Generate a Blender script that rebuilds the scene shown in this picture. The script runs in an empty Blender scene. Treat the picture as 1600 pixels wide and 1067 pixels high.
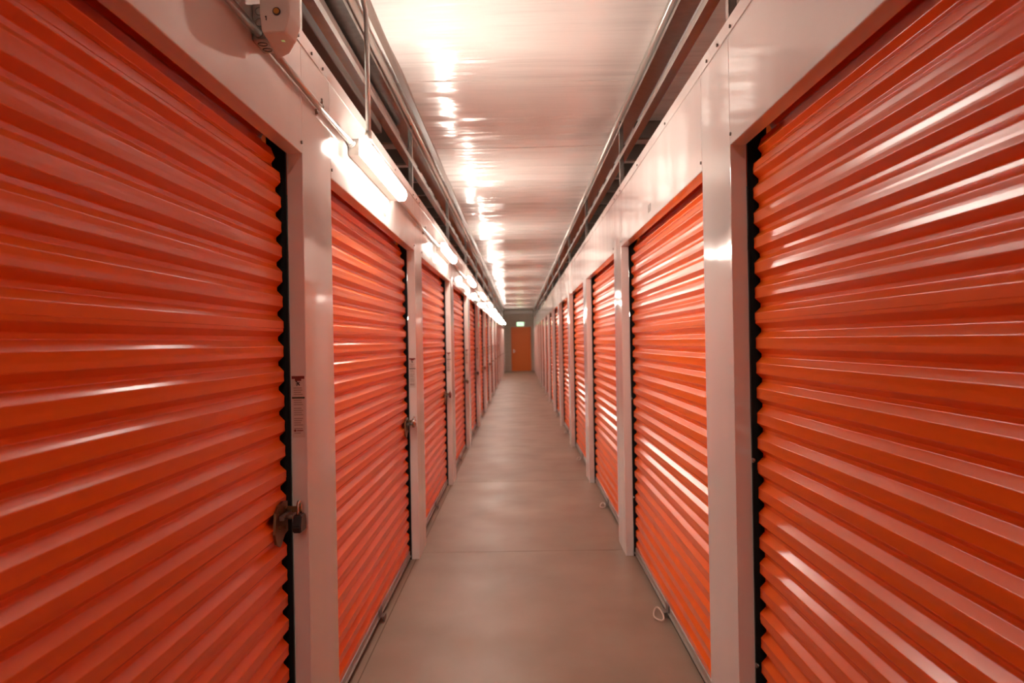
import bpy, bmesh, math, random
from mathutils import Vector, Matrix
random.seed(7)
SC = bpy.context.scene
COL = SC.collection
PI = math.pi
# ------------------------------------------------------------------ layout
F_PX, HCAM = 1293.0, 1.54
W = 0.735                 # half width of the corridor (wall face)
Z1, PITCH, FACE = 2.845, 3.048, 0.43
HEAD, TOP, CEIL = 2.20, 2.62, 3.17
NDOOR = 13
Y0, YEND = -10.0, 42.7
def post_y(n): return Z1 + PITCH * (n - 1)
# ------------------------------------------------------------------ materials
def new_mat(name):
    m = bpy.data.materials.new(name); m.use_nodes = True
    nt = m.node_tree; b = nt.nodes['Principled BSDF']
    return m, nt, b
def lin(r, g, b):
    f = lambda c: (c / 255 / 12.92) if c / 255 <= 0.04045 else ((c / 255 + 0.055) / 1.055) ** 2.4
    return (f(r), f(g), f(b), 1)
def simple(name, col, rough=0.5, metal=0.0, spec=0.5):
    m, nt, b = new_mat(name)
    b.inputs['Base Color'].default_value = col
    b.inputs['Roughness'].default_value = rough
    b.inputs['Metallic'].default_value = metal
    b.inputs['Specular IOR Level'].default_value = spec
    return m
def bumpy(m, scale_xyz, noise_scale, strength, dist, detail=2.0, rough_var=None, color_var=None):
    nt = m.node_tree; b = nt.nodes['Principled BSDF']
    g = nt.nodes.new('ShaderNodeNewGeometry')
    mp = nt.nodes.new('ShaderNodeMapping'); mp.inputs['Scale'].default_value = scale_xyz
    nt.links.new(g.outputs['Position'], mp.inputs['Vector'])
    n = nt.nodes.new('ShaderNodeTexNoise')
    n.inputs['Scale'].default_value = noise_scale; n.inputs['Detail'].default_value = detail
    nt.links.new(mp.outputs['Vector'], n.inputs['Vector'])
    bp = nt.nodes.new('ShaderNodeBump'); bp.inputs['Strength'].default_value = strength
    bp.inputs['Distance'].default_value = dist
    nt.links.new(n.outputs['Fac'], bp.inputs['Height'])
    nt.links.new(bp.outputs['Normal'], b.inputs['Normal'])
    return n, bp
def vary(m, col_a, col_b, scale, detail=5, mapping=(1, 1, 1), lo=0.3, hi=0.7):
    nt = m.node_tree; b = nt.nodes['Principled BSDF']
    g = nt.nodes.new('ShaderNodeNewGeometry')
    mp = nt.nodes.new('ShaderNodeMapping'); mp.inputs['Scale'].default_value = mapping
    nt.links.new(g.outputs['Position'], mp.inputs['Vector'])
    n = nt.nodes.new('ShaderNodeTexNoise'); n.inputs['Scale'].default_value = scale
    n.inputs['Detail'].default_value = detail
    nt.links.new(mp.outputs['Vector'], n.inputs['Vector'])
    r = nt.nodes.new('ShaderNodeValToRGB')
    r.color_ramp.elements[0].position = lo; r.color_ramp.elements[0].color = col_a
    r.color_ramp.elements[1].position = hi; r.color_ramp.elements[1].color = col_b
    nt.links.new(n.outputs['Fac'], r.inputs['Fac'])
    nt.links.new(r.outputs['Color'], b.inputs['Base Color'])
    return r
M = {}
M['orange'] = simple('orange_paint', (0.88, 0.150, 0.009, 1), 0.23, 0, 0.33)
bumpy(M['orange'], (1, 0.4, 0.4), 2.0, 0.2, 0.003, 0.0)
M['orange_flat'] = simple('orange_door_paint', (0.95, 0.22, 0.03, 1), 0.4)
M['white'] = simple('white_panel_paint', (0.80, 0.78, 0.755, 1), 0.075, 0, 0.5)
bumpy(M['white'], (1, 1.0, 0.22), 3.6, 0.6, 0.008, 0.5)
M['white_plastic'] = simple('white_plastic', (0.80, 0.76, 0.70, 1), 0.45)
M['black_guide'] = simple('black_guide_metal', (0.007, 0.006, 0.0055, 1), 0.6, 0, 0.2)
M['rubber'] = simple('black_rubber', (0.012, 0.011, 0.010, 1), 0.75)
M['galv'] = simple('galvanised_steel', (0.46, 0.44, 0.42, 1), 0.27, 1.0)
vary(M['galv'], (0.34, 0.32, 0.30, 1), (0.46, 0.44, 0.41, 1), 25)
M['galv_dark'] = simple('dull_galvanised_steel', (0.22, 0.20, 0.18, 1), 0.45, 0.8)
M['purlin'] = simple('dark_purlin_steel', (0.10, 0.075, 0.06, 1), 0.45, 0.4)
M['alu'] = simple('bottom_bar_aluminium', (0.42, 0.40, 0.36, 1), 0.42, 0.6)
M['pipe'] = simple('grey_pipe_paint', (0.50, 0.47, 0.43, 1), 0.22, 0.35)
M['pipe_brown'] = simple('brown_pipe_paint', (0.26, 0.19, 0.16, 1), 0.35, 0.1)
M['conduit'] = simple('conduit_steel', (0.60, 0.57, 0.53, 1), 0.3, 0.55)
M['duct'] = simple('brown_duct_metal', (0.10, 0.065, 0.05, 1), 0.5, 0.1)
M['brass'] = simple('tarnished_brass', (0.20, 0.12, 0.055, 1), 0.38, 0.75)
M['steel'] = simple('bright_steel', (0.62, 0.60, 0.57, 1), 0.2, 1.0)
M['lock_black'] = simple('black_lock_body', (0.012, 0.012, 0.014, 1), 0.4)
M['lock_red'] = simple('dark_red_lock_body', (0.16, 0.014, 0.010, 1), 0.35)
M['lens'] = simple('amber_lens', (0.55, 0.27, 0.06, 1), 0.12)
M['dark'] = simple('dark_gap', (0.02, 0.016, 0.014, 1), 0.7)
M['cord'] = simple('pale_nylon_cord', (0.74, 0.66, 0.58, 1), 0.7)
M['grey_print'] = simple('grey_print', (0.30, 0.27, 0.25, 1), 0.6)
M['sticker'] = simple('sticker_paper', (0.66, 0.60, 0.55, 1), 0.4)
M['sticker_red'] = simple('sticker_dark_red_print', (0.20, 0.02, 0.012, 1), 0.45)
M['sticker_green'] = simple('sticker_dark_green_print', (0.035, 0.05, 0.03, 1), 0.45)
M['sticker_black'] = simple('sticker_black_print', (0.03, 0.02, 0.018, 1), 0.45)
M['sticker_text'] = simple('sticker_grey_print', (0.38, 0.31, 0.27, 1), 0.45)
# concrete floor
M['floor'] = simple('polished_concrete', (0.4, 0.34, 0.29, 1), 0.42, 0, 0.45)
r_ = vary(M['floor'], (0.26, 0.195, 0.140, 1), (0.345, 0.268, 0.20, 1), 1.3, 8, (1.3, 0.8, 1), 0.3, 0.72)
bumpy(M['floor'], (1, 1, 1), 6, 0.25, 0.004, 4)
nt = M['floor'].node_tree
n2 = nt.nodes.new('ShaderNodeTexNoise'); n2.inputs['Scale'].default_value = 2.2; n2.inputs['Detail'].default_value = 6
g2 = nt.nodes.new('ShaderNodeNewGeometry'); nt.links.new(g2.outputs['Position'], n2.inputs['Vector'])
mr = nt.nodes.new('ShaderNodeMapRange'); mr.inputs['To Min'].default_value = 0.30; mr.inputs['To Max'].default_value = 0.58
nt.links.new(n2.outputs['Fac'], mr.inputs['Value'])
nt.links.new(mr.outputs['Result'], nt.nodes['Principled BSDF'].inputs['Roughness'])
M['joint'] = simple('dark_joint_filler', (0.17, 0.125, 0.092, 1), 0.8)
# ceiling foil
M['foil'] = simple('white_insulation_facing', (0.93, 0.90, 0.87, 1), 0.15, 0.0, 0.5)
nt = M['foil'].node_tree; b = nt.nodes['Principled BSDF']
g = nt.nodes.new('ShaderNodeNewGeometry')
def nz(scale_xyz, s, d):
    mp = nt.nodes.new('ShaderNodeMapping'); mp.inputs['Scale'].default_value = scale_xyz
    nt.links.new(g.outputs['Position'], mp.inputs['Vector'])
    n = nt.nodes.new('ShaderNodeTexNoise'); n.inputs['Scale'].default_value = s; n.inputs['Detail'].default_value = d
    nt.links.new(mp.outputs['Vector'], n.inputs['Vector']); return n
na = nz((0.12, 1, 1), 7.0, 3.0); nb = nz((0.35, 1, 1), 2.2, 1.0)
b1 = nt.nodes.new('ShaderNodeBump'); b1.inputs['Strength'].default_value = 0.6; b1.inputs['Distance'].default_value = 0.02
b2 = nt.nodes.new('ShaderNodeBump'); b2.inputs['Strength'].default_value = 0.6; b2.inputs['Distance'].default_value = 0.05
nt.links.new(na.outputs['Fac'], b1.inputs['Height']); nt.links.new(nb.outputs['Fac'], b2.inputs['Height'])
nt.links.new(b2.outputs['Normal'], b1.inputs['Normal']); nt.links.new(b1.outputs['Normal'], b.inputs['Normal'])
M['tape'] = simple('white_seam_tape', (0.80, 0.76, 0.72, 1), 0.3, 0.1)
# block wall at the end
M['block'] = simple('painted_block_wall', (0.46, 0.42, 0.36, 1), 0.7)
nt = M['block'].node_tree; b = nt.nodes['Principled BSDF']
g = nt.nodes.new('ShaderNodeNewGeometry'); sx = nt.nodes.new('ShaderNodeSeparateXYZ'); cx = nt.nodes.new('ShaderNodeCombineXYZ')
nt.links.new(g.outputs['Position'], sx.inputs['Vector'])
nt.links.new(sx.outputs['X'], cx.inputs['X']); nt.links.new(sx.outputs['Z'], cx.inputs['Y'])
br = nt.nodes.new('ShaderNodeTexBrick'); br.inputs['Scale'].default_value = 1.0
br.inputs['Brick Width'].default_value = 0.4; br.inputs['Row Height'].default_value = 0.2; br.inputs['Mortar Size'].default_value = 0.006
br.inputs['Color1'].default_value = (0.60, 0.54, 0.47, 1); br.inputs['Color2'].default_value = (0.63, 0.57, 0.50, 1)
br.inputs['Mortar'].default_value = (0.50, 0.45, 0.39, 1)
nt.links.new(cx.outputs['Vector'], br.inputs['Vector']); nt.links.new(br.outputs['Color'], b.inputs['Base Color'])
def emit(name, col, strength, base=(0.8, 0.8, 0.8, 1)):
    m, nt, b = new_mat(name)
    b.inputs['Base Color'].default_value = base
    b.inputs['Emission Color'].default_value = col
    b.inputs['Emission Strength'].default_value = strength
    return m
M['lamp'] = emit('lit_diffuser', (1.0, 0.90, 0.78, 1), 23.0)
M['led'] = emit('green_led', (0.15, 1.0, 0.25, 1), 0.12)
M['exit_face'] = emit('exit_sign_face', (0.85, 1.0, 0.80, 1), 0.35)
M['exit_green'] = emit('exit_sign_green', (0.18, 1.0, 0.22, 1), 1.1, (0.1, 0.6, 0.15, 1))
# ------------------------------------------------------------------ mesh helpers
def box(bm, x0, x1, y0, y1, z0, z1, bev=0.0):
    x0, x1 = min(x0, x1), max(x0, x1); y0, y1 = min(y0, y1), max(y0, y1)
    vs = [bm.verts.new((x, y, z)) for z in (z0, z1) for y in (y0, y1) for x in (x0, x1)]
    fs = [(0, 2, 3, 1), (4, 5, 7, 6), (0, 1, 5, 4), (2, 6, 7, 3), (0, 4, 6, 2), (1, 3, 7, 5)]
    faces = [bm.faces.new([vs[i] for i in f]) for f in fs]
    if bev:
        es = list({e for f in faces for e in f.edges})
        bmesh.ops.bevel(bm, geom=es, offset=bev, segments=2, affect='EDGES', profile=0.5)
def prism(bm, pts, axis, a0, a1):
    """extrude a 2-D outline along an axis: axis 'y' -> pts are (x,z); 'x' -> (y,z); 'z' -> (x,y)"""
    def v(p, a):
        if axis == 'y': return (p[0], a, p[1])
        if axis == 'x': return (a, p[0], p[1])
        return (p[0], p[1], a)
    A = [bm.verts.new(v(p, a0)) for p in pts]; B = [bm.verts.new(v(p, a1)) for p in pts]
    n = len(pts)
    bm.faces.new(A); bm.faces.new(B[::-1])
    for i in range(n):
        bm.faces.new((A[i], B[i], B[(i + 1) % n], A[(i + 1) % n]))
def tube(bm, pts, r, seg=12, cap=True):
    pts = [Vector(p) for p in pts]; rings = []
    up = None
    for i, p in enumerate(pts):
        t = (pts[min(i + 1, len(pts) - 1)] - pts[max(i - 1, 0)]).normalized()
        if up is None:
            up = Vector((0, 0, 1)) if abs(t.z) < 0.9 else Vector((1, 0, 0))
        s = t.cross(up).normalized(); up = s.cross(t).normalized()
        rr = r[i] if isinstance(r, (list, tuple)) else r
        rings.append([bm.verts.new(p + s * (math.cos(a) * rr) + up * (math.sin(a) * rr)) for a in [2 * PI * k / seg for k in range(seg)]])
    for a, c in zip(rings[:-1], rings[1:]):
        for k in range(seg):
            f = bm.faces.new((a[k], a[(k + 1) % seg], c[(k + 1) % seg], c[k])); f.smooth = True
    if cap:
        bm.faces.new(rings[0][::-1]); bm.faces.new(rings[-1])
def cyl(bm, c, axis, r, h, seg=20):
    c = Vector(c); d = {'x': Vector((1, 0, 0)), 'y': Vector((0, 1, 0)), 'z': Vector((0, 0, 1))}[axis]
    tube(bm, [c - d * h / 2, c + d * h / 2], r, seg)
def obj(name, bm, mat, parent=None, loc=(0, 0, 0)):
    me = bpy.data.meshes.new(name)
    bmesh.ops.recalc_face_normals(bm, faces=bm.faces)
    bm.to_mesh(me); bm.free()
    me.materials.append(M[mat] if isinstance(mat, str) else mat)
    o = bpy.data.objects.new(name, me); COL.objects.link(o)
    o.location = loc
    if parent: o.parent = parent
    return o
def new(): return bmesh.new()
def tag(o, label=None, cat=None, group=None, kind=None):
    if label: o['label'] = label
    if cat: o['category'] = cat
    if group: o['group'] = group
    if kind: o['kind'] = kind
    return o
def empty(name, loc=(0, 0, 0)):
    o = bpy.data.objects.new(name, None); COL.objects.link(o); o.location = loc; o.empty_display_size = 0.1
    return o
def copy_tree(o, parent=None):
    c = o.copy(); COL.objects.link(c)
    if parent: c.parent = parent
    for ch in list(o.children): copy_tree(ch, c)
    return c
ORD = ['first', 'second', 'third', 'fourth', 'fifth', 'sixth', 'seventh', 'eighth', 'ninth', 'tenth', 'eleventh', 'twelfth', 'thirteenth', 'fourteenth', 'fifteenth']
# ------------------------------------------------------------------ floor, ceiling, enclosure
XO = 3.9
bm = new(); box(bm, -XO, XO, Y0, YEND + 0.2, -0.15, 0); FL = tag(obj('floor', bm, 'floor'), kind='structure')
for n in range(1, 14):
    y = post_y(n) + 0.18
    bm = new(); box(bm, -0.79, 0.79, y - 0.002, y + 0.002, -0.01, 0.0006); obj('control_joint', bm, 'joint', FL)
bm = new(); box(bm, -0.763, -0.757, Y0, YEND, -0.01, 0.0006); obj('slab_edge_joint', bm, 'joint', FL)
# ceiling: sagging foil between supports
bm = new()
nx, ny = 30, 380
xs = [-XO + 2 * XO * i / nx for i in range(nx + 1)]
ys = [Y0 + (YEND + 0.2 - Y0) * j / ny for j in range(ny + 1)]
def sag(x, y):
    t = ((y - 5.2) / 1.75) % 1.0
    return -0.016 * math.sin(PI * t) ** 2 - 0.004 * math.sin(y * 2.3 + x * 0.8) + 0.003 * math.sin(y * 5.1 - x * 1.7)
grid = [[bm.verts.new((x, y, CEIL + sag(x, y))) for x in xs] for y in ys]
for j in range(ny):
    for i in range(nx):
        f = bm.faces.new((grid[j][i], grid[j + 1][i], grid[j + 1][i + 1], grid[j][i + 1])); f.smooth = True
ext = bmesh.ops.extrude_face_region(bm, geom=list(bm.faces))
for v in [e for e in ext['geom'] if isinstance(e, bmesh.types.BMVert)]: v.co.z = CEIL + 0.15
CE = tag(obj('ceiling', bm, 'foil'), kind='structure')
for k in range(-8, 22):
    y = 5.2 + 1.75 * k
    bm = new()
    for i in range(60):
        xa, xb = -XO + 2 * XO * i / 60, -XO + 2 * XO * (i + 1) / 60
        q = []
        for (x, dy) in ((xa, -0.011), (xb, -0.011), (xb, 0.011), (xa, 0.011)):
            yy = y + 0.02 * math.sin(x * 2.2 + k) + dy
            q.append(bm.verts.new((x, yy, CEIL + sag(x, yy) - 0.004)))
        bm.faces.new(q)
    bmesh.ops.remove_doubles(bm, verts=bm.verts, dist=1e-5)
    bmesh.ops.solidify(bm, geom=bm.faces, thickness=-0.003)
    obj('seam_tape', bm, 'tape', CE)
bm = new(); box(bm, -XO, XO, YEND, YEND + 0.2, 0, CEIL); tag(obj('wall_back', bm, 'block'), kind='structure')
bm = new(); box(bm, -XO, XO, Y0 - 0.1, Y0, 0, CEIL); tag(obj('wall_front', bm, 'white'), kind='structure')
OUT = {}
bm = new(); box(bm, -XO - 0.1, -XO, Y0, YEND, 0, CEIL); OUT[-1] = tag(obj('wall_far_left', bm, 'galv_dark'), kind='structure')
bm = new(); box(bm, XO, XO + 0.1, Y0, YEND, 0, CEIL); OUT[1] = tag(obj('wall_far_right', bm, 'galv_dark'), kind='structure')
bm = new(); box(bm, -W - 0.02, W + 0.02, YEND - 0.10, YEND, 2.95, 3.11, 0.004); tag(obj('trim_1', bm, 'white'), kind='structure')
# ------------------------------------------------------------------ corridor walls (panels)
TH = 0.055
def wall(side):
    s = -1 if side == 'left' else 1
    root = tag(empty('wall_' + side, (s * W, 0, 0)), kind='structure')
    def panel(name, y0, y1, z0, z1, flange=True):
        bm = new(); box(bm, 0, s * TH, y0, y1, z0, z1, 0.003); obj(name, bm, 'white', root)
    G = 0.0012
    for n in range(-2, NDOOR + 1):
        y = post_y(n)
        panel('pillar_panel', y, y + FACE, 0, TOP)
        if n >= -1: panel('header_panel', post_y(n - 1) + FACE + G, y - G, HEAD, TOP)
    panel('wall_panel', Y0, post_y(-2) - G, 0, TOP)
    n = NDOOR
    while post_y(n) + FACE < YEND - 0.3:
        ya, yb = post_y(n) + FACE, min(post_y(n + 1), YEND)
        bm = new(); box(bm, s * 0.03, s * TH, ya - 0.01, yb + 0.01 if yb < YEND else yb, 0, HEAD + 0.01); obj('wall_panel', bm, 'white', root)
        panel('header_panel', ya + G, yb - G, HEAD, TOP)
        if yb < YEND: panel('pillar_panel', yb, min(yb + FACE, YEND), 0, TOP)
        n += 1
    # folded strip along the top edge, one length per unit, with screws
    for n in range(-3, 14):
        ya, yb = post_y(n) + 0.25, min(post_y(n + 1) + 0.25, YEND)
        bm = new(); prism(bm, [(-s * 0.004, TOP - 0.045), (s * 0.001, TOP - 0.045), (s * 0.001, TOP + 0.003), (s * TH, TOP + 0.003), (s * TH, TOP + 0.007), (-s * 0.004, TOP + 0.007)], 'y', ya + 0.001, yb - 0.001)
        t = obj('top_trim', bm, 'white', root)
        if n < 5:
            for dy in (0.05, 0.95, 1.9, 2.75, 2.93):
                bm = new(); cyl(bm, (-s * 0.006, ya + dy, TOP - 0.03), 'x', 0.006, 0.006, 10); obj('screw', bm, 'galv_dark', t)
    return root
WL, WR = wall('left'), wall('right')
for s, root in ((-1, WL), (1, WR)):
    for n in range(1, 5):
        for yy, zz in ((post_y(n) - 0.015, HEAD + 0.035), (post_y(n) + FACE + 0.015, HEAD + 0.035)):
            bm = new(); cyl(bm, (-s * 0.002, yy, zz), 'x', 0.006, 0.006, 10); obj('panel_screw', bm, 'galv_dark', root)
# ------------------------------------------------------------------ roll-up doors
RIB = 0.0846
def round_poly(pts, r, seg=4):
    """round the corners of a polyline; returns points and unit tangents"""
    out = []
    n = len(pts)
    for i in range(n):
        p = Vector(pts[i][:2]); rr = pts[i][2] if len(pts[i]) > 2 else r
        if i == 0 or i == n - 1 or rr == 0:
            a = Vector(pts[max(i - 1, 0)][:2]); c = Vector(pts[min(i + 1, n - 1)][:2])
            if rr == 0 and 0 < i < n - 1:
                out.append((p, (p - a).normalized())); out.append((p + (c - p).normalized() * 1e-5, (c - p).normalized()))
            else: out.append((p, (c - a).normalized()))
            continue
        a = Vector(pts[i - 1][:2]); c = Vector(pts[i + 1][:2])
        d0 = (p - a).normalized(); d1 = (c - p).normalized()
        ang = d0.angle(d1)
        if ang < 1e-3: out.append((p, d0)); continue
        L = min(r * math.tan(ang / 2), 0.45 * (p - a).length, 0.45 * (c - p).length)
        A = p - d0 * L; B = p + d1 * L
        for k in range(seg + 1):
            t = k / seg
            q = (1 - t) ** 2 * A + 2 * t * (1 - t) * p + t ** 2 * B
            tg = ((1 - t) * (p - A) + t * (B - p)).normalized()
            out.append((q, tg))
    return out
DEP = 0.019
CX0 = TH + 0.012           # distance from the wall face back to the crest plane of the curtain
def curtain_profile():
    P = []
    top_slope_c = 0.29 * RIB       # heights of the upward-facing slopes
    z = top_slope_c - RIB
    P.append((0.060, 0.004))
    seams = (0.585, 1.095, 1.63, 2.14)
    while z < 2.30:
        b = z + 0.020 / 2          # end of the upward slope = start of the valley
        rows = [(b, DEP), (b + 0.012, DEP), (b + 0.012 + 0.018, 0.0)]
        c0, c1 = b + 0.030, b + RIB - 0.020
        sm = [q for q in seams if c0 - 0.02 < q < c1 + 0.02]
        if sm:
            rows += [(c0 + 0.010, 0.0, 0), (c0 + 0.0106, -0.0016, 0), (c1, -0.0016)]
        else:
            rows += [((c0 + c1) / 2 - 0.003, 0.0010), ((c0 + c1) / 2 + 0.003, 0.0010), (c1, 0.0)]
        for q in rows:
            if q[0] > 0.068: P.append(q)
        z += RIB
    return [(a[0], a[1] + max(0, a[0] - 2.07) ** 2 * 1.5, *a[2:]) for a in P]
PROF = round_poly(curtain_profile(), 0.0045, 4)
def make_curtain(s, length):
    me = bpy.data.meshes.new('curtain')
    ysn = [0.033, 0.036, length - 0.036, length - 0.033]
    verts, norms, faces = [], [], []
    for yy in (0.033, length - 0.033):
        for p, t in PROF:
            verts.append((s * (CX0 + p.y), yy, p.x))
            nrm = Vector((-t.x * s, 0, t.y))     # towards the corridor
            norms.append(nrm.normalized())
    n = len(PROF)
    for i in range(n - 1):
        f = (i, i + 1, n + i + 1, n + i)
        faces.append(f if s > 0 else f[::-1])
    me.from_pydata(verts, [], faces); me.update()
    for p in me.polygons: p.use_smooth = True
    # make the face winding agree with the normals
    if me.polygons[10].normal.x * s > 0: me.flip_normals()
    me.normals_split_custom_set_from_vertices(norms)
    me.materials.append(M['orange'])
    return me
LEN = PITCH - FACE
CURT = {-1: make_curtain(-1, LEN), 1: make_curtain(1, LEN)}
def make_door(side):
    s = -1 if side == 'left' else 1
    root = empty('roll_up_door', (s * W, post_y(0) + FACE, 0))
    c = bpy.data.objects.new('curtain', CURT[s]); COL.objects.link(c); c.parent = root
    bm = new(); box(bm, s * (CX0 - 0.004), s * (CX0 + 0.026), 0.034, LEN - 0.034, 0.026, 0.068, 0.003)
    box(bm, s * (CX0 - 0.012), s * (CX0 - 0.004), 0.034, LEN - 0.034, 0.030, 0.036)
    bar = obj('bottom_bar', bm, 'alu', root); tag(bar, 'dull grey metal bottom bar')
    bm = new(); box(bm, s * (CX0 - 0.002), s * (CX0 + 0.022), 0.034, LEN - 0.034, 0.0005, 0.0265, 0.003)
    tag(obj('bottom_seal', bm, 'rubber', root), 'black rubber seal strip')
    for y0, y1 in ((0.0, 0.031), (LEN - 0.031, LEN)):
        bm = new(); ym = y0 if y0 == 0 else y1
        yi = y1 if y0 == 0 else y0
        w_ = 0.004 if y0 == 0 else -0.004
        box(bm, s * (TH + 0.001), s * (TH + 0.055), ym, ym + w_, 0.001, HEAD + 0.12)
        box(bm, s * (TH + 0.001), s * (TH + 0.005), ym, ym + w_ * 3.2, 0.001, HEAD + 0.12)
        box(bm, s * (TH + 0.050), s * (TH + 0.055), ym, yi + (0.02 if y0 == 0 else -0.02), 0.001, HEAD + 0.12)
        tag(obj('guide_track', bm, 'black_guide', root), 'black side guide')
    bm = new(); cyl(bm, (s * (CX0 + 0.235), LEN / 2, HEAD + 0.20), 'y', 0.15, LEN - 0.08, 32)
    obj('drum', bm, 'orange', root)
    # pull handle bracket in the middle of the bottom bar
    ym = LEN / 2
    bm = new()
    box(bm, s * (CX0 - 0.030), s * (CX0 - 0.004), ym - 0.035, ym + 0.035, 0.030, 0.037, 0.002)
    box(bm, s * (CX0 - 0.010), s * (CX0 - 0.003), ym - 0.045, ym + 0.045, 0.022, 0.075, 0.002)
    box(bm, s * (CX0 - 0.033), s * (CX0 - 0.027), ym - 0.035, ym + 0.035, 0.012, 0.037, 0.002)
    ph = tag(obj('pull_handle', bm, 'galv_dark', root), 'dark metal pull bracket')
    if s > 0:
        bm = new(); pts = []
        base = Vector((CX0 - 0.03, ym - 0.03, 0.02))
        for k in range(25):
            a = 2 * PI * k / 24
            pts.append((CX0 - 0.037 - 0.022 * (1 - math.cos(a)), ym - 0.0 + 0.10 * math.sin(a) + 0.02 * math.sin(2 * a), 0.006 + 0.022 * (0.5 + 0.5 * math.cos(a))))
        tube(bm, pts, 0.0045, 8, cap=False); tag(obj('pull_cord', bm, 'cord', root), 'pale cord loop')
        for zz in (1.12, 0.42):
            bm = new(); cyl(bm, (s * (TH + 0.006), LEN - 0.012, zz), 'x', 0.009, 0.012, 10)
            tag(obj('guide_bolt', bm, 'galv', root), 'grey bolt head')
    return root
def make_latch():
    """slide latch plate near the far edge of a left-hand door; local frame of the door root (s = -1)"""
    yl, zl = LEN - 0.115, 0.965
    P = [(-0.062, -0.030), (-0.050, -0.062), (-0.018, -0.078), (0.020, -0.050), (0.046, -0.046), (0.046, 0.046), (0.010, 0.052), (-0.030, 0.046), (-0.052, 0.030)]
    bm = new(); prism(bm, [(yl + a * 1.35, zl + c * 1.1) for a, c in P], 'x', -(CX0 - 0.010), -(CX0 - 0.002))
    for a, c in ((-0.04, -0.02), (-0.035, 0.03), (0.03, 0.033), (0.03, -0.033)):
        cyl(bm, (-(CX0 - 0.012), yl + a, zl + c), 'x', 0.006, 0.006, 10)
    la = obj('latch', bm, 'brass')
    tag(la, 'tarnished brown latch plate')
    bm = new(); box(bm, -(CX0 - 0.028), -(CX0 - 0.012), yl - 0.05, yl + 0.112, zl + 0.004, zl + 0.020, 0.003)
    tube(bm, [(-(CX0 - 0.028), yl - 0.022, zl + 0.012), (-(CX0 - 0.05), yl - 0.022, zl + 0.012)], 0.007, 10)
    sb = obj('slide_bolt', bm, 'galv_dark', la)
    bm = new(); box(bm, -(CX0 - 0.058), -(CX0 - 0.010), yl + 0.047, yl + 0.053, zl + 0.014, zl + 0.034, 0.002); obj('hasp', bm, 'brass', la)
    return la
DL, DR = make_door('left'), make_door('right')
LATCH = make_latch(); LATCH.parent = DL
look = {1: 'orange corrugated roll-up door nearest the camera, on the %s wall, cut by the frame edge',
        2: 'orange corrugated roll-up door second from the camera on the %s wall, just behind the first white pillar'}
for side, proto in (('left', DL), ('right', DR)):
    for n in range(1, NDOOR + 1):
        o = proto if n == 1 else copy_tree(proto)
        o.location.y = post_y(n - 1) + FACE
        if n in look: lab = look[n] % side
        elif n == NDOOR: lab = 'farthest orange roll-up door on the %s wall, next to the corridor end' % side
        else: lab = '%s orange roll-up door from the camera along the %s wall' % (ORD[n - 1], side)
        tag(o, lab, 'roll-up door', 'orange roll-up doors along the %s wall' % side)
    for n in (0, -1):
        o = copy_tree(proto); o.location.y = post_y(n - 1) + FACE
        o.parent = WL if side == 'left' else WR; o.location.x = 0.0
        for q in ('label', 'category', 'group'):
            if q in o: del o[q]
        for ch in list(o.children):
            if ch.name.startswith(('latch', 'pull_handle')):
                for g in list(ch.children): bpy.data.objects.remove(g)
                bpy.data.objects.remove(ch)
# ------------------------------------------------------------------ padlocks on the left-hand latches
def lock_pos(n): return (-W - CX0 + 0.052, post_y(n) - 0.064, 0.990)
def shackle_bm(r=0.0045, w=0.015, h=0.035, axis='y'):
    bm = new(); pts = [(0, -w, -0.01)]
    for k in range(13):
        a = PI - PI * k / 12
        pts.append((0, w * math.cos(a), h - w + w * math.sin(a)))
    pts.append((0, w, -0.01)); tube(bm, pts, r, 10)
    return bm
def padlock(n):
    t = empty('padlock', lock_pos(n)); t.location.z -= 0.018; t.scale = (1.1, 1.2, 1.2)
    bm = new(); prism(bm, [(-0.022, 0.0), (0.022, 0.0), (0.034, -0.030), (0.030, -0.048), (-0.030, -0.048), (-0.034, -0.030)], 'x', -0.013, 0.013)
    bmesh.ops.bevel(bm, geom=list(bm.edges), offset=0.003, segments=2, affect='EDGES')
    obj('lock_body', bm, 'lock_black', t)
    tag(obj('shackle', shackle_bm(), 'steel', t), 'bright steel shackle')
    bm = new(); cyl(bm, (0, 0, -0.0485), 'z', 0.007, 0.003, 12); obj('keyway', bm, 'brass', t)
    return t
def disc_lock(n, mat):
    t = empty('disc_lock', lock_pos(n)); t.location.z -= 0.012
    bm = new(); cyl(bm, (0, 0, 0), 'x', 0.034, 0.024, 28)
    bmesh.ops.bevel(bm, geom=[e for e in bm.edges if len(e.link_faces) == 2 and abs(e.verts[0].co.x - e.verts[1].co.x) < 1e-6], offset=0.005, segments=2, affect='EDGES')
    obj('lock_body', bm, mat, t)
    bm = new(); cyl(bm, (0.0135, 0, 0), 'x', 0.018, 0.004, 24); obj('face_plate', bm, 'steel' if mat != 'lock_red' else 'galv_dark', t)
    bm = new(); tube(bm, [(0, 0.012 + 0.012 * math.cos(a), 0.030 + 0.013 * math.sin(a)) for a in [PI * 1.0 - PI * 1.2 * k / 10 for k in range(11)]], 0.0045, 10); obj('shackle', bm, 'steel', t)
    return t
tag(padlock(1), 'black padlock with bright shackle hanging on the nearest left door latch', 'padlock')
spec = {2: ('steel', 'round steel disc lock on the second left door latch, shining'),
        3: ('lock_red', 'dark red round lock on the third left door latch'),
        4: ('brass', 'small brass round lock on the fourth left door latch'),
        5: ('lock_black', 'small black round lock on the fifth left door latch'),
        6: ('lock_red', 'tiny dark red round lock on the sixth left door latch'),
        7: ('lock_black', 'tiny dark round lock on the seventh left door latch')}
for n, (m, lab) in spec.items(): tag(disc_lock(n, m), lab, 'padlock', 'round locks on the left door latches')
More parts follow.
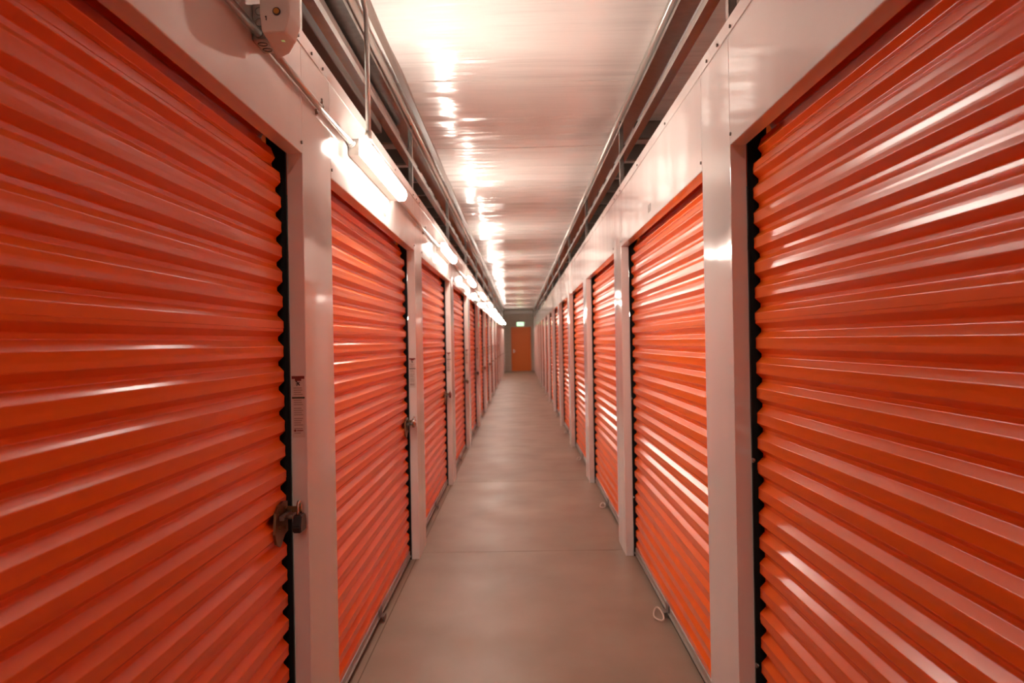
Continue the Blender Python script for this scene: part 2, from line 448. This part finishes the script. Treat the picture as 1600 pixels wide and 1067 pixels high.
# ------------------------------------------------------------------ warning stickers on the left pillars
def sticker(n):
    w, h = 0.044, 0.212
    y = post_y(n)
    t = empty('warning_sticker', (-W - 0.0285, y, 1.222))
    def q(name, mat, rects, lift):
        bm = new()
        for (x0, x1, z0, z1) in rects: box(bm, x0, x1, -lift, -0.0, z0, z1)
        return obj(name, bm, mat, t)
    q('backing', 'sticker', [(-w / 2, w / 2, 0, h)], 0.0008)
    tag(q('red_band', 'sticker_red', [(-w / 2, w / 2, h - 0.010, h), (-0.011, 0.011, h - 0.017, h - 0.010)], 0.0011), 'dark red band')
    tag(q('green_band', 'sticker_green', [(-w / 2, w / 2, 0.134, 0.140)], 0.0011), 'dark green band')
    # falling-figure pictogram
    bm = new()
    tube(bm, [(-0.004, -0.001, h - 0.021), (0.001, -0.001, h - 0.026), (0.005, -0.001, h - 0.033)], 0.0022, 6)
    tube(bm, [(0.001, -0.001, h - 0.025), (-0.008, -0.001, h - 0.028)], 0.0014, 6)
    tube(bm, [(-0.001, -0.001, h - 0.024), (0.006, -0.001, h - 0.022)], 0.0014, 6)
    tube(bm, [(-0.001, -0.001, h - 0.027), (-0.005, -0.001, h - 0.034)], 0.0016, 6)
    cyl(bm, (-0.006, -0.001, h - 0.019), 'y', 0.0026, 0.002, 10)
    tag(obj('pictogram', bm, 'sticker_black', t), 'black falling figure pictogram')
    rows = []
    z = h - 0.043; k = 0
    while z > 0.012:
        if not (0.130 < z < 0.146):
            x1 = 0.016 - random.random() * 0.010
            rows.append((-0.016, x1, z, z + 0.0035))
        z -= 0.0075 if k % 4 != 3 else 0.0125; k += 1
    tag(q('print_lines', 'sticker_text', rows, 0.0010), 'grey lines of small print')
    bm = new(); cyl(bm, (-0.013, -0.0006, 0.024), 'y', 0.004, 0.0015, 12); box(bm, -0.006, 0.015, -0.0011, 0, 0.0225, 0.0255); obj('stamp_mark', bm, 'sticker_red', t)
    return t
for n in range(1, 11):
    where = {1: 'nearest left pillar', 2: 'second left pillar'}.get(n, ORD[n - 1] + ' left pillar')
    tag(sticker(n), 'pale warning sticker with dark red top band on the ' + where, 'sticker', 'warning stickers on the left pillars')
# ------------------------------------------------------------------ number marks over the second doors
for s, side in ((-1, 'left'), (1, 'right')):
    y = post_y(1) + FACE + LEN / 2
    t = empty('unit_number', (s * (W - 0.0002), y, HEAD + 0.045))
    for k in range(3):
        bm = new(); yk = (k - 1) * 0.036
        if k == 0: box(bm, 0, -s * 0.0012, yk - 0.005, yk + 0.005, 0, 0.042)
        else:
            box(bm, 0, -s * 0.0012, yk - 0.013, yk - 0.006, 0, 0.042); box(bm, 0, -s * 0.0012, yk + 0.006, yk + 0.013, 0, 0.042 if k == 2 else 0.02)
            box(bm, 0, -s * 0.0012, yk - 0.006, yk + 0.006, 0.035, 0.042); box(bm, 0, -s * 0.0012, yk - 0.006, yk + 0.006, 0, 0.007); box(bm, 0, -s * 0.0012, yk - 0.006, yk + 0.006, 0.017, 0.023)
        obj('figure', bm, 'grey_print', t)
    tag(t, 'small grey number marks above the second roll-up door on the %s wall' % side, 'number')
# ------------------------------------------------------------------ lamps
LZ0, LZ1 = 2.368, 2.440
LP = [3.62 + 3.85 * k for k in range(10)]
LL = 1.19
def make_lamp():
    t = empty('batten_light', (-W, 0, 0))
    bm = new(); box(bm, 0.0005, 0.050, 0.034, LL - 0.034, LZ0 + 0.001, LZ1 + 0.001, 0.003); box(bm, 0.049, 0.064, 0.0, LL, LZ1 + 0.0003, LZ1 + 0.0028)  # thin top lip over the diffuser, added to cut light on the ceiling
    obj('housing', bm, 'white_plastic', t)
    zc, hh = (LZ0 + LZ1) / 2, (LZ1 - LZ0) / 2
    pts = [(0.051, zc - hh)] + [(0.075 + 0.022 * math.cos(a), zc + hh * 0.98 * math.sin(a)) for a in [-PI / 2 + PI * k / 10 for k in range(11)]] + [(0.051, zc + hh)]
    bm = new(); prism(bm, pts, 'y', 0.0, LL)
    for f in bm.faces:
        if abs(f.normal.y) < 0.5: f.smooth = False
    tag(obj('diffuser', bm, 'lamp', t), 'glowing white diffuser')
    for y0, y1 in ((0.0, 0.034), (LL - 0.034, LL)):
        bm = new(); box(bm, 0.0005, 0.050, y0, y1 - 0.0003, LZ0, LZ1 + 0.001, 0.003)
        tag(obj('end_cap', bm, 'white_plastic', t), 'pale plastic end cap')
    bm = new(); tube(bm, [(0.018, -0.028, zc + 0.014), (0.018, 0.0, zc + 0.014)], 0.0165, 14); tube(bm, [(0.018, -0.040, zc + 0.014), (0.018, -0.028, zc + 0.014)], 0.0145, 8)
    tag(obj('connector', bm, 'conduit', t), 'metal conduit connector')
    return t
lp = make_lamp()
for k, y in enumerate(LP):
    o = lp if k == 0 else copy_tree(lp)
    o.location.y = y
    lab = ('lit batten light nearest the camera on the left wall, below the vertical conduit' if k == 0 else
           'farthest lit batten light on the left wall, beside the end wall' if k == len(LP) - 1 else
           '%s lit batten light from the camera along the left wall' % ORD[k])
    tag(o, lab, 'light', 'batten lights along the left wall')
for k, y in enumerate((-2.6, -5.2, -7.8)):  # unseen ceiling lamps added behind the camera to brighten the near pillars
    o = copy_tree(lp); o.location = (-(LZ0 + LZ1) / 2 - 0.15, y, CEIL - 0.006); o.rotation_euler.y = PI / 2
    o.parent = CE
    for q in ('label', 'category', 'group'):
        if q in o: del o[q]
# conduits between the lamps
ZC = (LZ0 + LZ1) / 2 + 0.014
def conduit(y0, y1, lab, clips=()):
    bm = new(); tube(bm, [(-W + 0.018, y0, ZC), (-W + 0.018, (y0 + y1) / 2, ZC - 0.004), (-W + 0.018, y1, ZC)], 0.0115, 14)
    o = obj('conduit', bm, 'conduit'); tag(o, lab, 'conduit', 'conduits along the left wall')
    for yc in clips:
        bm = new()
        pts = [(-W + 0.018 + 0.0135 * math.cos(a), ZC + 0.0135 * math.sin(a)) for a in [-PI / 2 + PI * i / 8 for i in range(9)]]
        pts2 = [(-W + 0.018 + 0.0118 * math.cos(a), ZC - 0.0005 + 0.0118 * math.sin(a)) for a in [PI / 2 - PI * i / 8 for i in range(9)]]
        prism(bm, pts + pts2, 'y', yc - 0.009, yc + 0.009)
        box(bm, -W + 0.0003, -W + 0.018, yc - 0.009, yc + 0.009, ZC - 0.0138, ZC - 0.0118)
        box(bm, -W + 0.0003, -W + 0.003, yc - 0.009, yc + 0.009, ZC - 0.034, ZC - 0.012)
        cyl(bm, (-W + 0.006, yc, ZC - 0.024), 'x', 0.006, 0.008, 8)
        cyl(bm, (-W + 0.024, yc, ZC + 0.018), 'z', 0.004, 0.02, 8)
        obj('clip', bm, 'galv', o)
    return o
conduit(-0.6, 2.316, 'thin steel conduit entering the junction box from the camera side', ())
conduit(2.423, LP[0] - 0.041, 'thin steel conduit with one clip between white sensor box and nearest light', (3.04,))
for k in range(len(LP) - 1):
    a, c = LP[k] + LL, LP[k + 1] - 0.041
    conduit(a, c, 'thin steel conduit running from the %s light to the %s light' % (ORD[k], ORD[k + 1]), ((a + c) / 2 + 0.3,) if k < 3 else ())
# vertical feed
bm = new()
xv, yv = -W + 0.088, LP[0] + 0.018
pts = [(xv, yv, LZ1 - 0.002), (xv, yv, 2.93)]
for k in range(1, 9):
    a = PI / 2 * k / 8
    pts.append((xv - 0.13 * (1 - math.cos(a)), yv - 0.06 * (1 - math.cos(a)), 2.93 + 0.13 * math.sin(a)))
pts = pts[:2] + [(xv + 0.000, yv - 0.02, 3.00), (xv - 0.006, yv - 0.06, 3.045), (xv - 0.018, yv - 0.13, 3.07), (xv - 0.022, yv - 0.40, 3.075)]
tube(bm, pts, 0.0115, 12)
vf = tag(obj('feed_conduit', bm, 'conduit'), 'vertical thin conduit dropping from overhead rails to the nearest light', 'conduit')
bm = new(); tube(bm, [(xv, yv, LZ1 - 0.001), (xv, yv, LZ1 + 0.035)], 0.015, 12); obj('fitting', bm, 'conduit', vf)
bm = new()
for (o1, o2, ph) in ((0.0, 0.02, 0), (0.03, -0.01, 1.3), (0.015, 0.015, 2.6)):
    tube(bm, [(xv - 0.045 + 0.006 * math.sin(k * 0.9 + ph), yv - 0.12 - 0.34 * k / 11, 3.035 + 0.016 * math.sin(k * 1.1 + ph) + o2 * 0.5) for k in range(12)], 0.004, 8)
tag(obj('cable_bundle', bm, 'rubber', vf), 'loose dark cables')
# ------------------------------------------------------------------ sensor box top left
t = empty('sensor_box', (-W, 2.2, 2.376))
bm = new(); box(bm, 0.0005, 0.044, 0.117, 0.222, 0.020, 0.125, 0.004)
jb = tag(obj('junction_box', bm, 'galv', t), 'grey metal junction box with knockouts')
bm = new()
for (a, c) in ((0.022, 0.042), (0.022, 0.072), (0.022, 0.103)):
    tube(bm, [(a + 0.011 * math.cos(q), 0.1165, c + 0.011 * math.sin(q)) for q in [2 * PI * k / 16 for k in range(17)]], 0.0011, 6, cap=False)
for (a, c) in ((0.022, 0.145), (0.022, 0.190)):
    tube(bm, [(a + 0.013 * math.cos(q), c + 0.013 * math.sin(q), 0.0195) for q in [2 * PI * k / 16 for k in range(17)]], 0.0011, 6, cap=False)
tag(obj('knockout', bm, 'galv_dark', jb), 'round knockout rings')
bm = new()
lo = [(0.064, 0.0), (0.126, 0.0), (0.131, 0.088), (0.092, 0.170), (0.048, 0.212)]
hi = [(0.060, -0.004), (0.140, -0.004), (0.144, 0.090), (0.100, 0.178), (0.046, 0.214)]
rings = [[bm.verts.new((x, y, z)) for x, y in pp] for pp, z in ((lo, 0.0), (hi, 0.045), (hi, 0.185))]
for a, c in zip(rings[:-1], rings[1:]):
    for k in range(5): bm.faces.new((a[k], a[(k + 1) % 5], c[(k + 1) % 5], c[k]))
bm.faces.new(rings[0][::-1]); bm.faces.new(rings[-1])
bmesh.ops.recalc_face_normals(bm, faces=bm.faces)
bmesh.ops.bevel(bm, geom=list(bm.edges), offset=0.006, segments=3, affect='EDGES', profile=0.6)
obj('housing', bm, 'white_plastic', t)
bm = new(); cyl(bm, (0.106, -0.0055, 0.052), 'y', 0.0105, 0.006, 24); lr = tag(obj('lens_ring', bm, 'lock_black', t), 'dark ring around lens')
bm = new(); cyl(bm, (0.106, -0.0075, 0.052), 'y', 0.0075, 0.006, 20); tag(obj('lens', bm, 'lens', lr), 'amber lens')
bm = new(); box(bm, 0.0765, 0.0785, -0.0055, -0.002, 0.030, 0.040); box(bm, 0.0745, 0.0785, -0.0055, -0.002, 0.038, 0.041); tag(obj('slot', bm, 'dark', t), 'small dark slot')
bm = new(); box(bm, 0.098, 0.106, 0.062, 0.072, -0.0008, 0.002); tag(obj('indicator', bm, 'led', t), 'tiny green indicator light')
tag(t, 'white chamfered sensor box with amber lens mounted high on the left wall', 'sensor')
# ------------------------------------------------------------------ framing above the walls
def run(name, bm, mat, lab, cat): return tag(obj(name, bm, mat), lab, cat)
for s, side in ((-1, 'left'), (1, 'right')):
    X = 0.74
    ya, yb = Y0 + 0.02, YEND - 0.12
    bm = new(); prism(bm, [(s * X, 3.035), (s * (X + 0.092), 3.035), (s * (X + 0.092), 3.038), (s * (X + 0.003), 3.038), (s * (X + 0.003), 3.058), (s * X, 3.058)], 'y', ya, yb)
    if s < 0: pass
    tag(obj('overhead_rail', bm, 'galv'), 'upper galvanised rail running above the %s wall, just under the pipe' % side, 'rail')
    bm = new(); prism(bm, [(s * X, 2.820), (s * (X + 0.045), 2.820), (s * (X + 0.045), 2.823), (s * (X + 0.003), 2.823), (s * (X + 0.003), 2.855), (s * X, 2.855)], 'y', ya, yb)
    tag(obj('overhead_rail', bm, 'galv'), 'lower galvanised rail running above the %s wall panels' % side, 'rail')
    bm = new(); tube(bm, [(s * 0.753, ya, 3.120), (s * 0.753, yb, 3.120)], 0.026, 20)
    tag(obj('ceiling_pipe', bm, 'pipe'), 'long grey pipe under the ceiling along the %s wall' % side, 'pipe')
    if s < 0:
        bm = new(); prism(bm, [(s * 0.672, CEIL - 0.030), (s * 0.706, CEIL - 0.034), (s * 0.706, CEIL - 0.030), (s * 0.675, CEIL - 0.026), (s * 0.675, CEIL + 0.02), (s * 0.672, CEIL + 0.02)], 'y', ya, yb)
        tag(obj('ceiling_angle', bm, 'pipe_brown'), 'thin brown edge angle along the ceiling above the left wall', 'trim')
    # short studs standing on the wall at each unit line
    bm = new()
    box(bm, 0, 0.028 * s, 0.0, 0.003, 0, CEIL - 0.045 - TOP); box(bm, 0, 0.003 * s, 0.0, 0.040, 0, CEIL - 0.045 - TOP); box(bm, 0.025 * s, 0.028 * s, 0, 0.012, 0, CEIL - 0.045 - TOP)
    st = obj('steel_stud', bm, 'galv')
    for n in range(1, 14):
        o = st if n == 1 else st.copy()
        if n > 1: COL.objects.link(o)
        o.location = (s * (W + 0.006), post_y(n) + 0.01, TOP + 0.0075)
        tag(o, '%s galvanised stud from the camera standing on the %s wall top' % (ORD[n - 1], side), 'stud', 'steel studs above the %s wall' % side)
    # roof purlins seen over the units
    bm = new(); L0, L1 = s * 0.86, s * (XO - 0.01)
    box(bm, L0, L1, -0.03, 0.03, 0.001, 0.004); box(bm, L0, L1, -0.03, -0.027, 0.0, 0.12); box(bm, L0, L1, -0.03, 0.03, 0.118, 0.121); box(bm, L0, L1, 0.027, 0.03, 0, 0.02)
    pu = obj('roof_purlin', bm, 'purlin')
    for k in range(24):
        o = pu if k == 0 else pu.copy()
        if k: COL.objects.link(o)
        o.location = (0, 6.05 + 0.72 * k if k < 14 else 15.4 + 1.5 * (k - 13), 3.005)
        tag(o, 'dark steel roof purlin crossing over the storage units beyond the %s wall top' % side, 'purlin', 'roof purlins beyond the %s wall' % side)
bm = new(); tube(bm, [(-0.83, Y0 + 0.02, 2.985), (-0.83, 5.72, 2.985), (-0.83, 5.75, 2.985), (-0.83, 5.765, 2.985)], [0.033, 0.033, 0.027, 0.012], 20)
tag(obj('stub_pipe', bm, 'pipe_brown'), 'brown capped pipe lying between the rails above the left wall', 'pipe')
bm = new(); box(bm, -0.80, -1.30, Y0 + 0.02, 4.95, 2.80, 2.94, 0.006); 
for yh in (-8, -5, -2, 1.0, 4.0):
    for xh in (-0.90, -1.29): box(bm, xh - 0.002, xh + 0.002, yh, yh + 0.03, 2.93, CEIL + 0.01)
tag(obj('air_duct', bm, 'duct'), 'dark brown sheet metal duct lying above the left wall top', 'duct')
# unseen lamps added on the outer walls to light the ceiling over the units
for s, side in ((-1, 'left'), (1, 'right')):
    for k in range(7):
        o = copy_tree(lp); o.location = (s * XO, -3.0 + 6.2 * k + LL * (s > 0), 0)
        o.rotation_euler.z = PI if s > 0 else 0
        o.parent = OUT[s]
        for q in ('label', 'category', 'group'):
            if q in o: del o[q]
# ------------------------------------------------------------------ end of the corridor: door and exit sign
d = tag(empty('door_1', (0.107, YEND, 0)), kind='structure')
bm = new(); w2, hd = 0.51, 2.28
box(bm, -w2, -w2 + 0.05, -0.035, -0.001, 0.0, hd, 0.004); box(bm, w2 - 0.05, w2, -0.035, -0.001, 0.0, hd, 0.004); box(bm, -w2, w2, -0.035, -0.001, hd - 0.05, hd, 0.004)
obj('door_frame', bm, 'orange_flat', d)
bm = new(); box(bm, -w2 + 0.053, w2 - 0.053, -0.026, -0.001, 0.012, hd - 0.053, 0.003); obj('door_leaf', bm, 'orange_flat', d)
bm = new(); box(bm, -0.41, -0.35, -0.034, -0.025, 0.95, 1.13, 0.003); cyl(bm, (-0.38, -0.05, 1.03), 'y', 0.012, 0.05, 12); box(bm, -0.39, -0.25, -0.078, -0.062, 1.02, 1.04, 0.004); obj('door_handle', bm, 'steel', d)
bm = new(); box(bm, -w2, w2, -0.06, -0.001, 0.0005, 0.011, 0.002); obj('threshold', bm, 'alu', d)
t = empty('exit_sign', (0.08, YEND, 2.315))
bm = new(); box(bm, -0.20, 0.20, -0.055, -0.0005, 0, 0.23, 0.008); obj('sign_housing', bm, 'white_plastic', t)
bm = new(); box(bm, -0.185, 0.185, -0.058, -0.054, 0.012, 0.218); tag(obj('sign_face', bm, 'exit_face', t), 'pale lit face')
cu = bpy.data.curves.new('letters', 'FONT'); cu.body = 'EXIT'; cu.size = 0.20; cu.align_x = 'CENTER'; cu.extrude = 0.002; cu.offset = 0.004
tmp = bpy.data.objects.new('letters_tmp', cu); COL.objects.link(tmp)
bpy.context.view_layer.update()
me = bpy.data.meshes.new_from_object(tmp.evaluated_get(bpy.context.evaluated_depsgraph_get()))
bpy.data.objects.remove(tmp)
me.materials.clear(); me.materials.append(M['exit_green'])
o = bpy.data.objects.new('letters', me); COL.objects.link(o); o.parent = t
xw = max(v.co.x for v in me.vertices) - min(v.co.x for v in me.vertices)
o.scale = (0.32 / xw, 1.0, 1.0); o.rotation_euler = (PI / 2, 0, 0); o.location = (0, -0.0595, 0.043)
tag(o, 'green letters EXIT')
tag(t, 'lit green and white exit sign above the orange door at the corridor end', 'sign')
# ------------------------------------------------------------------ camera and world
cam = bpy.data.cameras.new('camera'); co = bpy.data.objects.new('camera', cam); COL.objects.link(co)
cam.sensor_fit = 'HORIZONTAL'; cam.sensor_width = 36.0; cam.lens = F_PX * 36.0 / 1600.0
cam.clip_start = 0.05; cam.clip_end = 200
yaw = math.atan(11.0 / F_PX); roll = -math.radians(1.0); pitch = 0.0
co.matrix_world = Matrix.Translation((0, 0, HCAM)) @ Matrix.Rotation(yaw, 4, 'Z') @ Matrix.Rotation(PI / 2 + pitch, 4, 'X') @ Matrix.Rotation(roll, 4, 'Z')
cam.dof.use_dof = True; cam.dof.focus_distance = 2.7; cam.dof.aperture_fstop = 4.5
SC.camera = co
w = bpy.data.worlds.new('world'); SC.world = w; w.use_nodes = True
w.node_tree.nodes['Background'].inputs['Color'].default_value = (0.0, 0.0, 0.0, 1)
SC.view_settings.view_transform = 'Standard'; SC.view_settings.look = 'None'
SC.view_settings.gamma = 1.0; SC.view_settings.use_curve_mapping = False
SC.view_settings.exposure = 1.58
SC.cycles.max_bounces = 14; SC.cycles.diffuse_bounces = 8; SC.cycles.glossy_bounces = 6
SC.cycles.sample_clamp_indirect = 6.0
SC.cycles.use_denoising = True
